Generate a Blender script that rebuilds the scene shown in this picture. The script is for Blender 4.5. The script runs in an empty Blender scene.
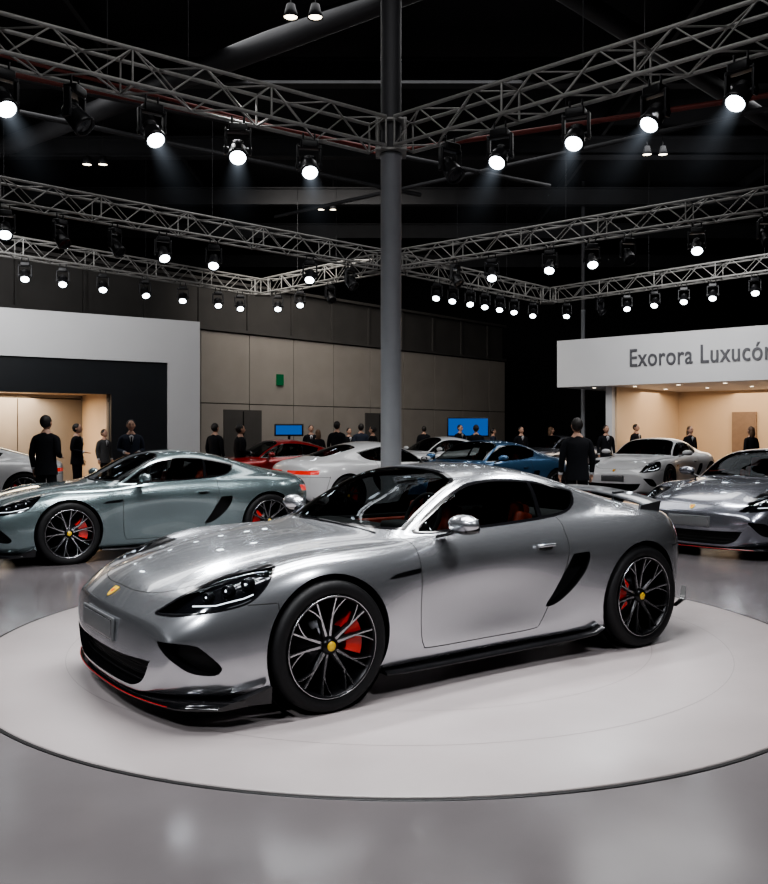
import bpy, bmesh, math, random
import numpy as np
from mathutils import Vector, Matrix
random.seed(7)
D=bpy.data; SC=bpy.context.scene; COL=SC.collection
F_PX=870.0; HZ=432.0; CAMZ=1.46
def wp(px,py,Y): return Vector(((px-384)/F_PX*Y, Y, CAMZ-(py-HZ)/F_PX*Y))
def onl(px,p0,p1):
    r=(px-384)/F_PX
    t=(r*p0[1]-p0[0])/((p1[0]-p0[0])-r*(p1[1]-p0[1]))
    return p0[0]+t*(p1[0]-p0[0]), p0[1]+t*(p1[1]-p0[1])

# ------------------------------------------------------------ materials
def mat(name,col,metal=0.0,rough=0.5,coat=0.0,emit=None,es=0.0,noise=0.0,nscale=8.0,bump=0.0,spec=0.5,rn=0.0,coatr=0.03):
    m=D.materials.new(name); m.use_nodes=True
    nt=m.node_tree; b=nt.nodes['Principled BSDF']
    b.inputs['Base Color'].default_value=(*col,1); b.inputs['Metallic'].default_value=metal
    b.inputs['Roughness'].default_value=rough; b.inputs['Coat Weight'].default_value=coat
    b.inputs['Coat Roughness'].default_value=coatr
    b.inputs['Specular IOR Level'].default_value=spec
    if emit: b.inputs['Emission Color'].default_value=(*emit,1); b.inputs['Emission Strength'].default_value=es
    if noise>0 or bump>0 or rn>0:
        tc=nt.nodes.new('ShaderNodeTexCoord'); n=nt.nodes.new('ShaderNodeTexNoise')
        n.inputs['Scale'].default_value=nscale; n.inputs['Detail'].default_value=6
        nt.links.new(tc.outputs['Object'],n.inputs['Vector'])
        if noise>0:
            r=nt.nodes.new('ShaderNodeMapRange')
            r.inputs['From Min'].default_value=.25; r.inputs['From Max'].default_value=.75
            r.inputs['To Min'].default_value=1-noise; r.inputs['To Max'].default_value=1+noise
            nt.links.new(n.outputs['Fac'],r.inputs['Value'])
            v=nt.nodes.new('ShaderNodeVectorMath'); v.operation='SCALE'
            v.inputs[0].default_value=col; nt.links.new(r.outputs['Result'],v.inputs['Scale'])
            nt.links.new(v.outputs[0],b.inputs['Base Color'])
        if rn>0:
            r=nt.nodes.new('ShaderNodeMapRange')
            r.inputs['From Min'].default_value=.25; r.inputs['From Max'].default_value=.75
            r.inputs['To Min'].default_value=max(0,rough-rn); r.inputs['To Max'].default_value=rough+rn
            nt.links.new(n.outputs['Fac'],r.inputs['Value']); nt.links.new(r.outputs['Result'],b.inputs['Roughness'])
        if bump>0:
            bp=nt.nodes.new('ShaderNodeBump'); bp.inputs['Strength'].default_value=bump
            nt.links.new(n.outputs['Fac'],bp.inputs['Height']); nt.links.new(bp.outputs['Normal'],b.inputs['Normal'])
    return m
def glassmat(name,tint,fac,rough=0.02):
    m=D.materials.new(name); m.use_nodes=True; nt=m.node_tree; nt.nodes.clear()
    o=nt.nodes.new('ShaderNodeOutputMaterial'); mx=nt.nodes.new('ShaderNodeMixShader')
    t=nt.nodes.new('ShaderNodeBsdfTransparent'); t.inputs[0].default_value=(*tint,1)
    g=nt.nodes.new('ShaderNodeBsdfGlossy'); g.inputs['Roughness'].default_value=rough; g.inputs[0].default_value=(.7,.75,.8,1)
    lw=nt.nodes.new('ShaderNodeLayerWeight'); lw.inputs[0].default_value=fac
    nt.links.new(lw.outputs['Fresnel'],mx.inputs[0]); nt.links.new(t.outputs[0],mx.inputs[1]); nt.links.new(g.outputs[0],mx.inputs[2])
    nt.links.new(mx.outputs[0],o.inputs[0]); return m
def emis(name,col,s,sample=False):
    m=D.materials.new(name); m.use_nodes=True; nt=m.node_tree; nt.nodes.clear()
    o=nt.nodes.new('ShaderNodeOutputMaterial'); e=nt.nodes.new('ShaderNodeEmission')
    e.inputs[0].default_value=(*col,1); e.inputs[1].default_value=s; nt.links.new(e.outputs[0],o.inputs[0])
    if not sample:
        try: m.cycles.emission_sampling='NONE'
        except Exception: pass
    return m
def paint(name,col,metal=.8,rough=.22):
    return mat(name,col,metal,rough,coat=1.0,coatr=.01,noise=.01,nscale=300)
P_SIL=paint('silver_paint',(.50,.515,.545),.86,.215)
P_TEAL=paint('teal_grey_paint',(.26,.335,.35),.78,.23)
P_GREY=paint('slate_paint',(.26,.27,.31),.82,.22)
P_WHITE=paint('white_paint',(.75,.75,.76),.0,.3)
P_BLUE=paint('blue_paint',(.10,.23,.42),.6,.25)
P_RED=paint('red_paint',(.40,.02,.02),.3,.3)
M_GLASS=glassmat('window_glass',(.38,.40,.40),.08)
M_LGLASS=glassmat('lamp_glass',(.8,.82,.85),.10)
M_BGLOSS=mat('black_gloss',(.006,.006,.007),0,.12,coat=.5)
M_GAP=mat('shadow_gap',(.004,.004,.004),0,.8)
M_BLK=mat('black_plastic',(.008,.008,.009),0,.55,noise=.2,spec=.3)
M_LINE=mat('interior_lining',(.012,.012,.012),0,.9,noise=.2)
M_TIRE=mat('tyre_rubber',(.009,.009,.010),0,.6,noise=.2,nscale=60,bump=.05,spec=.3)
M_RIMD=mat('rim_dark',(.014,.014,.016),.6,.3,noise=.1)
M_RIMS=mat('rim_machined',(.50,.51,.53),1,.25,noise=.05)
M_DISC=mat('brake_disc',(.12,.12,.13),1,.4,noise=.15,nscale=40)
M_CAL=mat('caliper_red',(.70,.02,.012),0,.3,coat=.6,noise=.05)
M_YEL=mat('badge_gold',(.80,.52,.05),.2,.35,noise=.15,nscale=60)
M_LEATH=mat('red_leather',(.38,.06,.03),0,.5,noise=.15,nscale=30,bump=.05)
M_LED=emis('led_white',(.9,.95,1),3)
M_TAIL=mat('tail_lamp_red',(.45,.01,.01),0,.15,coat=1,emit=(1,.05,.03),es=.5,noise=.05)
M_CHR=mat('chrome',(.6,.6,.62),1,.15,noise=.03)
M_PLATE=mat('number_plate',(.14,.145,.15),.3,.4,noise=.1)
M_CARB=mat('carbon',(.014,.014,.016),.2,.3,coat=.5,noise=.3,nscale=120)
M_WING=mat('wing_dark_grey',(.05,.052,.057),.5,.3,coat=.6,noise=.1,nscale=120)
M_REDL=mat('red_pinstripe',(.5,.02,.02),0,.3,noise=.05)
M_TRUSS=mat('truss_aluminium',(.25,.245,.235),.3,.5,noise=.15,nscale=6)
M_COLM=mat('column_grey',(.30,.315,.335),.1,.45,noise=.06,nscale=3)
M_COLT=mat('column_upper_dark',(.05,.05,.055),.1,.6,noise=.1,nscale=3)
M_LAMPB=mat('lamp_body',(.014,.014,.016),.2,.35,noise=.2)
M_LENS=emis('lamp_lens',(.86,.94,1),14,True)
M_LENSO=mat('lamp_lens_off',(.02,.02,.025),.3,.1,noise=.1)
M_DOWN=emis('downlight',(1,.86,.65),8)

# ------------------------------------------------------------ mesh builder
class MB:
    def __init__(s): s.v=[]; s.f=[]; s.m=[]; s.sm=[]; s.mats=[]
    def mi(s,m):
        if m not in s.mats: s.mats.append(m)
        return s.mats.index(m)
    def add(s,vs,fs,m,smooth=True,T=None):
        o=len(s.v); k=s.mi(m)
        for v in vs:
            v=Vector(v); 
            if T is not None: v=T@v
            s.v.append(v)
        for f in fs: s.f.append([o+i for i in f]); s.m.append(k); s.sm.append(smooth)
    def box(s,c,d,m,T=None,taper=1.0):
        cx,cy,cz=c; x,y,z=d[0]/2,d[1]/2,d[2]/2
        vs=[(cx+a*x*(taper if e>0 else 1),cy+b*y*(taper if e>0 else 1),cz+e*z) for e in(-1,1) for a,b in((-1,-1),(1,-1),(1,1),(-1,1))]
        s.add(vs,[(3,2,1,0),(4,5,6,7),(0,1,5,4),(1,2,6,5),(2,3,7,6),(3,0,4,7)],m,False,T)
    def rbox(s,c,d,m,r=.02,T=None,seg=3):
        bm=bmesh.new(); bmesh.ops.create_cube(bm,size=1)
        for v in bm.verts: v.co=Vector((v.co.x*d[0],v.co.y*d[1],v.co.z*d[2]))
        bmesh.ops.bevel(bm,geom=bm.edges[:],offset=min(r,min(d)*.49),segments=seg,profile=.6,affect='EDGES')
        bm.verts.index_update()
        s.add([Vector(c)+v.co for v in bm.verts],[[v.index for v in f.verts] for f in bm.faces],m,True,T); bm.free()
    def tube(s,p0,p1,r,m,seg=8,r1=None,cap=True,T=None):
        p0=Vector(p0);p1=Vector(p1); r1=r if r1 is None else r1
        d=(p1-p0).normalized(); a=d.orthogonal().normalized(); b=d.cross(a)
        vs=[p0+(a*math.cos(t)+b*math.sin(t))*r for t in[2*math.pi*i/seg for i in range(seg)]]
        vs+=[p1+(a*math.cos(t)+b*math.sin(t))*r1 for t in[2*math.pi*i/seg for i in range(seg)]]
        s.add(vs,[(i,(i+1)%seg,seg+(i+1)%seg,seg+i) for i in range(seg)],m,True,T)
        if cap: s.add(vs[:seg],[tuple(reversed(range(seg)))],m,False,T); s.add(vs[seg:],[tuple(range(seg))],m,False,T)
    def path(s,pts,r,m,seg=8,closed=False,T=None):
        n=len(pts); pts=[Vector(p) for p in pts]; vs=[]
        up=Vector((0,0,1))
        for i,p in enumerate(pts):
            a=pts[(i-1)%n] if (closed or i>0) else p; b=pts[(i+1)%n] if (closed or i<n-1) else p
            d=(b-a).normalized(); x=d.cross(up); 
            if x.length<1e-3: x=Vector((1,0,0))
            x.normalize(); y=x.cross(d)
            vs+=[p+(x*math.cos(t)+y*math.sin(t))*r for t in[2*math.pi*k/seg for k in range(seg)]]
        fs=[]
        for i in range(n if closed else n-1):
            j=(i+1)%n
            for k in range(seg): fs.append((i*seg+k,i*seg+(k+1)%seg,j*seg+(k+1)%seg,j*seg+k))
        s.add(vs,fs,m,True,T)
    def lathe(s,prof,m,seg=48,T=None,axis='y'):
        n=len(prof); vs=[]
        for i in range(seg):
            t=2*math.pi*i/seg
            for r,h in prof:
                vs.append((r*math.cos(t),h,r*math.sin(t)) if axis=='y' else (r*math.cos(t),r*math.sin(t),h))
        fs=[]
        for i in range(seg):
            j=(i+1)%seg
            for k in range(n-1): fs.append((i*n+k,i*n+k+1,j*n+k+1,j*n+k) if axis=='y' else (i*n+k,j*n+k,j*n+k+1,i*n+k+1))
        s.add(vs,fs,m,True,T)
    def ell(s,c,r,m,seg=16,rings=10,T=None,fn=None):
        vs=[];fs=[]
        for i in range(rings+1):
            a=math.pi*i/rings
            for j in range(seg):
                b=2*math.pi*j/seg
                p=Vector((math.sin(a)*math.cos(b),math.sin(a)*math.sin(b),math.cos(a)))
                q=Vector((c[0]+p.x*r[0],c[1]+p.y*r[1],c[2]+p.z*r[2]))
                if fn: q=fn(p,q)
                vs.append(q)
        for i in range(rings):
            for j in range(seg):
                k=(j+1)%seg; fs.append((i*seg+j,(i+1)*seg+j,(i+1)*seg+k,i*seg+k))
        s.add(vs,fs,m,True,T)
    def mesh(s,name):
        me=D.meshes.new(name); me.from_pydata([tuple(v) for v in s.v],[],s.f)
        for m in s.mats: me.materials.append(m)
        me.polygons.foreach_set('material_index',s.m); me.polygons.foreach_set('use_smooth',s.sm)
        me.update(); return me
    def obj(s,name,parent=None,loc=None):
        o=D.objects.new(name,s.mesh(name)); COL.objects.link(o)
        if parent: o.parent=parent
        if loc: o.location=loc
        return o
def link(name,me,parent=None,M=None):
    o=D.objects.new(name,me); COL.objects.link(o)
    if parent: o.parent=parent
    if M is not None: o.matrix_local=M
    return o
def empty(name,loc=(0,0,0),rz=0,sc=(1,1,1)):
    e=D.objects.new(name,None); COL.objects.link(e); e.location=loc; e.rotation_euler=(0,0,rz); e.scale=sc; e.empty_display_size=.2; return e

# ------------------------------------------------------------ car body
def pchip(xs,ys):
    xs=np.array(xs,float); ys=np.array(ys,float); h=np.diff(xs); d=np.diff(ys)/h; m=np.zeros(len(xs))
    for i in range(1,len(xs)-1):
        if d[i-1]*d[i]>0:
            w1=2*h[i]+h[i-1]; w2=h[i]+2*h[i-1]; m[i]=(w1+w2)/(w1/d[i-1]+w2/d[i])
    m[0]=d[0];m[-1]=d[-1]
    def f(x):
        x=min(max(x,xs[0]),xs[-1]); i=min(max(np.searchsorted(xs,x)-1,0),len(h)-1)
        t=(x-xs[i])/h[i]; a=2*t**3-3*t**2+1;b=t**3-2*t**2+t;c=-2*t**3+3*t**2;e=t**3-t**2
        return a*ys[i]+b*h[i]*m[i]+c*ys[i+1]+e*h[i]*m[i+1]
    return f
def K(s):
    a=[tuple(float(q) for q in p.split(':')) for p in s.split()]
    return pchip([p[0] for p in a],[p[1] for p in a])
X0,X1=-.91,3.20
RY=[K('-1:0 4:0'),
 K('-.91:.18 -.8:.40 -.5:.45 2.8:.45 3.2:.18'),
 K('-.91:.36 -.8:.70 -.6:.80 0:.84 .6:.80 1.2:.79 2.45:.86 2.9:.80 3.1:.7 3.2:.36'),
 K('-.91:.53 -.85:.72 -.75:.80 -.6:.86 -.3:.90 0:.90 .6:.86 1.2:.85 1.8:.865 2.45:.92 2.9:.88 3.1:.78 3.2:.53'),
 K('-.91:.67 -.85:.78 -.75:.85 -.5:.905 -.2:.935 0:.94 .3:.92 .6:.865 1.2:.835 1.7:.86 2.1:.925 2.45:.955 2.8:.93 3.08:.84 3.2:.66'),
 K('-.91:.74 -.85:.80 -.75:.855 -.5:.905 -.2:.94 0:.95 .3:.935 .6:.88 1.2:.845 1.7:.88 2.1:.945 2.45:.975 2.8:.94 3.08:.86 3.2:.74'),
 K('-.91:.75 -.85:.79 -.75:.83 -.5:.875 -.2:.915 0:.93 .3:.925 .6:.90 1.2:.89 1.7:.905 2.1:.94 2.45:.965 2.8:.93 3.08:.85 3.2:.76'),
 K('-.91:.68 -.85:.72 -.75:.755 -.5:.785 -.2:.815 0:.825 .3:.825 .6:.825 1.2:.825 1.7:.83 2.1:.845 2.45:.855 2.8:.82 3.08:.75 3.2:.68'),
 K('-.91:.59 -.75:.62 -.5:.64 -.2:.66 0:.675 .3:.70 .6:.735 1.2:.758 1.7:.758 2.1:.745 2.45:.72 2.8:.68 3.08:.62 3.2:.56'),
 K('-.91:.48 -.5:.52 0:.57 .3:.61 .55:.68 .7:.705 .9:.715 1.2:.70 1.7:.695 2.1:.68 2.45:.63 2.8:.58 3.2:.46'),
 K('-.91:.34 -.5:.40 0:.46 .3:.51 .55:.60 .7:.64 .9:.625 1.1:.60 1.4:.585 1.7:.58 2.0:.565 2.3:.52 2.6:.48 2.9:.44 3.2:.34'),
 K('-.91:.17 -.5:.28 0:.34 .5:.37 .9:.36 1.5:.34 2.5:.28 3.2:.17'),
 K('-1:0 4:0')]
ZB=K('-.91:.14 -.6:.13 0:.13 1.2:.13 2.45:.15 2.9:.19 3.2:.28')
RZ=[ZB,ZB,ZB,
 K('-.91:.15 -.8:.18 -.5:.18 .5:.165 2:.17 2.45:.2 3.2:.3'),
 K('-.91:.24 -.8:.30 -.5:.32 2.45:.33 3.2:.38'),
 K('-.91:.36 -.8:.43 -.5:.48 0:.50 2.45:.53 3.2:.53'),
 K('-.91:.44 -.84:.49 -.75:.54 -.5:.615 -.2:.69 0:.715 .3:.72 .6:.70 1.2:.70 1.7:.72 2.1:.755 2.45:.78 2.8:.77 3.2:.68'),
 K('-.91:.49 -.84:.555 -.75:.62 -.5:.73 -.2:.806 0:.834 .3:.832 .6:.825 1.2:.838 1.7:.86 2.1:.888 2.45:.905 2.8:.885 3.05:.865 3.2:.79'),
 K('-.91:.51 -.84:.568 -.75:.624 -.5:.705 -.2:.768 0:.792 .3:.81 .6:.832 .8:.858 1.2:.88 1.7:.90 2.1:.915 2.45:.92 2.8:.905 3.05:.885 3.2:.82'),
 K('-.91:.52 -.84:.572 -.75:.626 -.5:.70 -.2:.758 0:.784 .3:.815 .55:.848 .7:.88 .9:.955 1.1:1.005 1.4:1.035 1.7:1.035 2.0:1.015 2.2:.99 2.45:.96 2.8:.925 3.05:.90 3.2:.835'),
 K('-.91:.525 -.84:.580 -.75:.636 -.5:.720 -.2:.785 0:.818 .3:.850 .5:.862 .6:.885 .75:.96 .9:1.05 1.1:1.145 1.3:1.18 1.55:1.185 1.8:1.16 2.1:1.10 2.4:1.02 2.7:.958 2.9:.932 3.08:.91 3.2:.845'),
 K('-.91:.527 -.84:.584 -.75:.642 -.5:.731 -.2:.798 0:.830 .3:.864 .43:.876 .55:.915 .7:.99 .9:1.09 1.1:1.185 1.3:1.222 1.55:1.232 1.8:1.207 2.1:1.147 2.4:1.06 2.7:.985 2.9:.948 3.08:.922 3.2:.855'),
 K('-.91:.528 -.84:.585 -.75:.643 -.5:.732 -.2:.799 0:.832 .3:.868 .4:.880 .52:.92 .7:1.01 .9:1.108 1.1:1.198 1.3:1.236 1.55:1.246 1.8:1.222 2.1:1.162 2.4:1.075 2.7:.995 2.9:.955 3.08:.93 3.2:.86')]
def fshift(x,y):
    a=abs(y)
    return .11*(a/.75)**2.6*min(max((-.1-x)/.8,0),1) - .12*(a/.75)**2.6*min(max((x-2.6)/.6,0),1)
def build_body():
    st=[-.91,-.895,-.85,-.77,-.66,-.52,-.36,-.2,-.04,.12,.28,.40,.50,.60,.72,.86,1.0,1.12,1.25,1.4,1.55,1.7,1.85,2.0,2.15,2.3,2.45,2.6,2.75,2.9,3.02,3.11,3.17,3.2]
    V=[];idx={}
    def vid(i,j,s):
        if j in(0,12): s=1
        k=(i,j,s)
        if k not in idx:
            x=st[i]; y=s*RY[j](x); idx[k]=len(V); V.append((x+fshift(x,y),y,RZ[j](x)))
        return idx[k]
    Fc=[]
    for i in range(len(st)-1):
        for j in range(12):
            for s in(1,-1): Fc.append([vid(i,j,s),vid(i+1,j,s),vid(i+1,j+1,s),vid(i,j+1,s)])
    KK=3
    for i,bx in((0,-.02),(len(st)-1,.02)):
        for s in(1,-1):
            cols=[]
            for j in range(6):
                a=V[vid(i,j,s)];b=V[vid(i,12-j,s)]; c=[vid(i,j,s)]
                for k in range(1,KK+1):
                    t=k/(KK+1); key=('c',i,j,k,s if j else 1)
                    if key not in idx:
                        idx[key]=len(V); w=4*t*(1-t)
                        V.append(tuple(a[q]*(1-t)+b[q]*t+(bx*w if q==0 else 0) for q in range(3)))
                    c.append(idx[key])
                c.append(vid(i,12-j,s)); cols.append(c)
            for j in range(5):
                for k in range(KK+1): Fc.append([cols[j][k],cols[j+1][k],cols[j+1][k+1],cols[j][k+1]])
            p=vid(i,6,s)
            for k in range(KK+1): Fc.append([cols[5][k],p,cols[5][k+1]])
    me=D.meshes.new('cage'); me.from_pydata(V,[],Fc)
    bm=bmesh.new(); bm.from_mesh(me); bmesh.ops.recalc_face_normals(bm,faces=bm.faces[:]); bm.to_mesh(me); bm.free()
    o=D.objects.new('cage',me); COL.objects.link(o)
    md=o.modifiers.new('s','SUBSURF'); md.levels=3; md.render_levels=3
    dg=bpy.context.evaluated_depsgraph_get(); ev=o.evaluated_get(dg); m2=ev.to_mesh()
    n=len(m2.vertices); P=np.empty(n*3); m2.vertices.foreach_get('co',P); P=P.reshape(-1,3)
    N=np.array([v.normal[:] for v in m2.vertices])
    T=[]
    for p in m2.polygons:
        v=list(p.vertices)
        for k in range(1,len(v)-1): T.append((v[0],v[k],v[k+1]))
    ev.to_mesh_clear(); D.objects.remove(o); D.meshes.remove(me)
    return P,N,np.array(T)
def smoothpoly(pts,n=6,closed=True):
    P=np.array(pts,float); m=len(P); out=[]
    for i in range(m):
        p0,p1,p2,p3=P[i-1],P[i],P[(i+1)%m],P[(i+2)%m]
        for k in range(n):
            t=k/n; out.append(.5*((2*p1)+(-p0+p2)*t+(2*p0-5*p1+4*p2-p3)*t*t+(-p0+3*p1-3*p2+p3)*t**3))
    return np.array(out)
def sdf(Q,poly,marg=.12):
    lo=poly.min(0)-marg; hi=poly.max(0)+marg
    s=np.full(len(Q),-1.0); ok=np.all((Q>lo)&(Q<hi),axis=1); q=Q[ok]
    d=np.full(len(q),1e9); ins=np.zeros(len(q),bool); m=len(poly)
    for i in range(m):
        a=poly[i];b=poly[(i+1)%m]; ab=b-a; L=ab@ab
        if L<1e-12: continue
        t=np.clip(((q-a)@ab)/L,0,1); d=np.minimum(d,np.linalg.norm(q-a-t[:,None]*ab,axis=1))
        c=((a[1]>q[:,1])!=(b[1]>q[:,1]))
        if abs(b[1]-a[1])>1e-12: ins^=c&(q[:,0]<(b[0]-a[0])*(q[:,1]-a[1])/(b[1]-a[1])+a[0])
    s[ok]=np.where(ins,d,-d); return s
class Shell:
    def __init__(s,P,N,T): s.P,s.N,s.T=P,N,T; s.C=np.zeros(len(T),int)
    def cen(s): return s.P[s.T].mean(1)
    def cut(s,fld,fmask):
        v=fld(s.P); v=np.where(np.abs(v)<1e-6,1e-6,v); sf=v[s.T]>0; c=sf.sum(1)
        ids=np.where(fmask&(c>0)&(c<3))[0]
        nP=[];nN=[];cache={}; n0=len(s.P); nt=[];nc=[]
        def ev(a,b):
            k=(a,b) if a<b else (b,a)
            if k not in cache:
                a,b=k; t=v[a]/(v[a]-v[b]); cache[k]=n0+len(nP)
                nP.append(s.P[a]*(1-t)+s.P[b]*t); q=s.N[a]*(1-t)+s.N[b]*t; nN.append(q/np.linalg.norm(q))
            return cache[k]
        for i in ids:
            f=s.T[i];p=sf[i]
            l=0 if p[1]==p[2] else (1 if p[0]==p[2] else 2)
            a,b,cc=int(f[l]),int(f[(l+1)%3]),int(f[(l+2)%3]); ab=ev(a,b);ac=ev(a,cc)
            nt+=[(a,ab,ac),(ab,b,cc),(ab,cc,ac)]; nc+=[s.C[i]]*3
        if len(ids):
            keep=np.ones(len(s.T),bool); keep[ids]=False
            s.T=np.vstack([s.T[keep],np.array(nt)]); s.C=np.concatenate([s.C[keep],np.array(nc)])
            s.P=np.vstack([s.P,np.array(nP)]); s.N=np.vstack([s.N,np.array(nN)])
    def region(s,proj,poly,mask,cls,levels=((0,None),),only=(0,)):
        offs=[l[0] for l in levels]
        for o in offs:
            fm=mask(s.cen(),s.fn())&np.isin(s.C,only); s.cut(lambda P,o=o:sdf(proj(P),poly)-o,fm)
        c=s.cen(); d=sdf(proj(c),poly); fm=mask(c,s.fn())&np.isin(s.C,only)
        for k,(o,cl) in enumerate(levels):
            hi=levels[k+1][0] if k+1<len(levels) else None
            cc=cls if hi is None else cl
            sel=fm&(d>o)
            if hi is not None: sel&=(d<=hi)
            s.C[sel]=cc
    def fn(s): return s.N[s.T].mean(1)
PJ_S=lambda P:P[:,[0,2]]
PJ_T=lambda P:P[:,[0,1]]
PJ_F=lambda P:P[:,[1,2]]
PJ_U=lambda P:np.stack([(P[:,0]+np.abs(P[:,1]))*.7071,P[:,2]],1)
def circ(cx,cz,r,n=72): return np.array([(cx+r*math.cos(2*math.pi*i/n),cz+r*math.sin(2*math.pi*i/n)) for i in range(n)])
WR=.342; WB=2.45; BADGE=[None,None]
HLP=smoothpoly([(-.17,.552),(-.15,.57),(-.03,.645),(.12,.71),(.26,.748),(.355,.762),(.372,.742),(.355,.68),(.305,.618),(.22,.588),(.08,.568),(-.06,.552)])
def make_car_meshes():
    S=Shell(*build_body())
    q=np.where((np.abs(S.P[:,1])<.012)&(S.P[:,0]<-.6)&(S.N[:,2]>.2))[0]; k=q[np.argmin(np.abs(S.P[q,2]-.580))]
    BADGE[0]=Vector(S.P[k]); BADGE[1]=Vector(S.N[k])
    side=lambda z0,z1,y0=.4:(lambda c,n:(np.abs(c[:,1])>y0)&(c[:,2]>z0)&(c[:,2]<z1))
    for cx,r in((0,.372),(WB,.374)):
        S.region(PJ_S,circ(cx,.345,r),lambda c,n:(np.abs(c[:,1])>.52),6)
    dlo=smoothpoly([(.70,.868),(.95,.876),(1.3,.888),(1.65,.906),(1.88,.932),(2.0,.975),(2.075,1.045),(2.07,1.05),(1.95,1.078),(1.75,1.115),(1.55,1.135),(1.35,1.138),(1.15,1.112),(.98,1.045),(.82,.955),(.72,.885)])
    S.region(PJ_S,dlo,side(.8,1.25,.5),1,((-.012,2),(.004,2)))
    pil=np.array([(1.625,.85),(1.665,.85),(1.72,1.2),(1.69,1.2)])
    S.region(PJ_S,pil,side(.8,1.25,.5),2,only=(1,))
    ws=[(.455,0),(.46,.2),(.50,.4),(.56,.56),(.635,.665),(.66,.665),(.78,.625),(.95,.59),(1.08,.558),(1.13,.52),(1.165,.4),(1.19,.2),(1.197,0)]
    ws=smoothpoly(ws+[(x,-y) for x,y in reversed(ws[1:-1])],4)
    S.region(PJ_T,ws,lambda c,n:(c[:,2]>.8)&(c[:,0]<1.4),1,((-.006,2),(.022,2)))
    rg=[(1.98,0),(2.0,.3),(2.03,.44),(2.1,.46),(2.4,.42),(2.62,.38),(2.68,.3),(2.71,0)]
    rg=smoothpoly(rg+[(x,-y) for x,y in reversed(rg[1:-1])],4)
    S.region(PJ_T,rg,lambda c,n:(c[:,2]>.8)&(c[:,0]>1.7),1,((-.006,2),(.03,2)))
    S.region(PJ_U,HLP,lambda c,n:(c[:,0]<-.05)&(np.abs(c[:,1])>.3)&(c[:,2]>.4),4,((-.006,2),(.004,2)))
    ci=smoothpoly([(-.12,.425),(-.09,.437),(.05,.425),(.10,.405),(.18,.325),(.185,.29),(.15,.27),(.05,.285),(-.03,.335)])
    S.region(PJ_U,ci,lambda c,n:(c[:,0]<-.4)&(np.abs(c[:,1])>.3),5)
    cg=smoothpoly([(-.60,.315),(-.58,.33),(-.3,.322),(.3,.322),(.58,.33),(.60,.315),(.54,.225),(.44,.18),(.3,.172),(-.3,.172),(-.44,.18),(-.54,.225)])
    S.region(PJ_F,cg,lambda c,n:(c[:,0]<-.6)&(n[:,0]<-.3),5)
    sc=smoothpoly([(1.61,.365),(1.66,.43),(1.735,.55),(1.80,.655),(1.83,.675),(1.93,.68),(1.95,.665),(1.92,.57),(1.83,.46),(1.73,.385),(1.65,.355)])
    S.region(PJ_S,sc,side(.2,.8,.5),8)
    fv=smoothpoly([(.37,.655),(.42,.675),(.60,.690),(.605,.685),(.59,.662),(.42,.652)])
    S.region(PJ_S,fv,side(.5,.8,.5),2)
    tl=np.array([(2.98,.70),(3.3,.69),(3.3,.75),(2.95,.775)])
    S.region(PJ_S,tl,lambda c,n:(c[:,0]>2.9)&(np.abs(c[:,1])>.1),7)
    tg=smoothpoly([(-.5,.34),(-.5,.44),(.5,.44),(.5,.34),(.4,.30),(-.4,.30)])
    S.region(PJ_F,tg,lambda c,n:(c[:,0]>3)&(n[:,0]>.3),2)
    door=smoothpoly([(.605,.95),(.60,.80),(.605,.60),(.615,.35),(.64,.245),(.70,.225),(1.1,.22),(1.5,.225),(1.57,.26),(1.64,.37),(1.715,.50),(1.775,.66),(1.78,.80),(1.74,.95),(1.2,1.1)])
    S.region(PJ_S,door,side(.18,.92,.6),0,((0,3),(.0055,3)))
    hood=[(-.80,0),(-.79,.25),(-.72,.45),(-.52,.585),(-.25,.64),(.1,.675),(.45,.715),(.60,.70),(.50,.3),(.45,0)]
    hood=smoothpoly(hood+[(x,-y) for x,y in reversed(hood[1:-1])],5)
    S.region(PJ_T,hood,lambda c,n:(c[:,2]>.55)&(c[:,0]<.52)&(n[:,2]>.2),0,((0,3),(.0055,3)))
    bmp=np.array([(-1.2,.60),(-.30,.60),(-.30,.10),(-1.2,.10)])
    S.region(PJ_S,bmp,lambda c,n:(np.abs(c[:,1])>.86)&(c[:,0]<-.2)&(c[:,2]>.2),0,((0,3),(.005,3)))
    rb=np.array([(2.86,.45),(2.80,.66),(3.6,.66),(3.6,.1),(2.9,.1)])
    S.region(PJ_S,rb,lambda c,n:(np.abs(c[:,1])>.5)&(c[:,0]>2.7),0,((0,3),(.005,3)))
    out={}
    def sub(mask):
        T=S.T[mask]; u,inv=np.unique(T,return_inverse=True); return S.P[u],S.N[u],inv.reshape(-1,3)
    def tomesh(name,P,N,T,mi,mats,cn=True):
        me=D.meshes.new(name); me.from_pydata(P.tolist(),[],T.tolist())
        for m in mats: me.materials.append(m)
        me.polygons.foreach_set('material_index',np.asarray(mi,dtype=np.int32)); me.polygons.foreach_set('use_smooth',[True]*len(T))
        me.update()
        if cn: me.normals_split_custom_set_from_vertices([tuple(n) for n in N])
        return me
    mk=np.isin(S.C,(0,1,2,3,4,7)); P,N,T=sub(mk)
    mp={0:0,1:1,2:2,3:3,4:4,7:5}; mi=[mp[c] for c in S.C[mk]]
    out['body_shell']=tomesh('body_shell',P,N,T,mi,[P_SIL,M_GLASS,M_BGLOSS,M_GAP,M_LGLASS,M_TAIL])
    mk=(S.C==0)|(S.C==2)|(S.C==7); cc=S.cen(); mk&=(cc[:,0]>.45)&(cc[:,2]>.3)
    P,N,T=sub(mk); out['lining']=tomesh('lining',P-N*.014,-N,T[:,::-1],[0]*len(T),[M_LINE])
    mb=MB()
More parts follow.
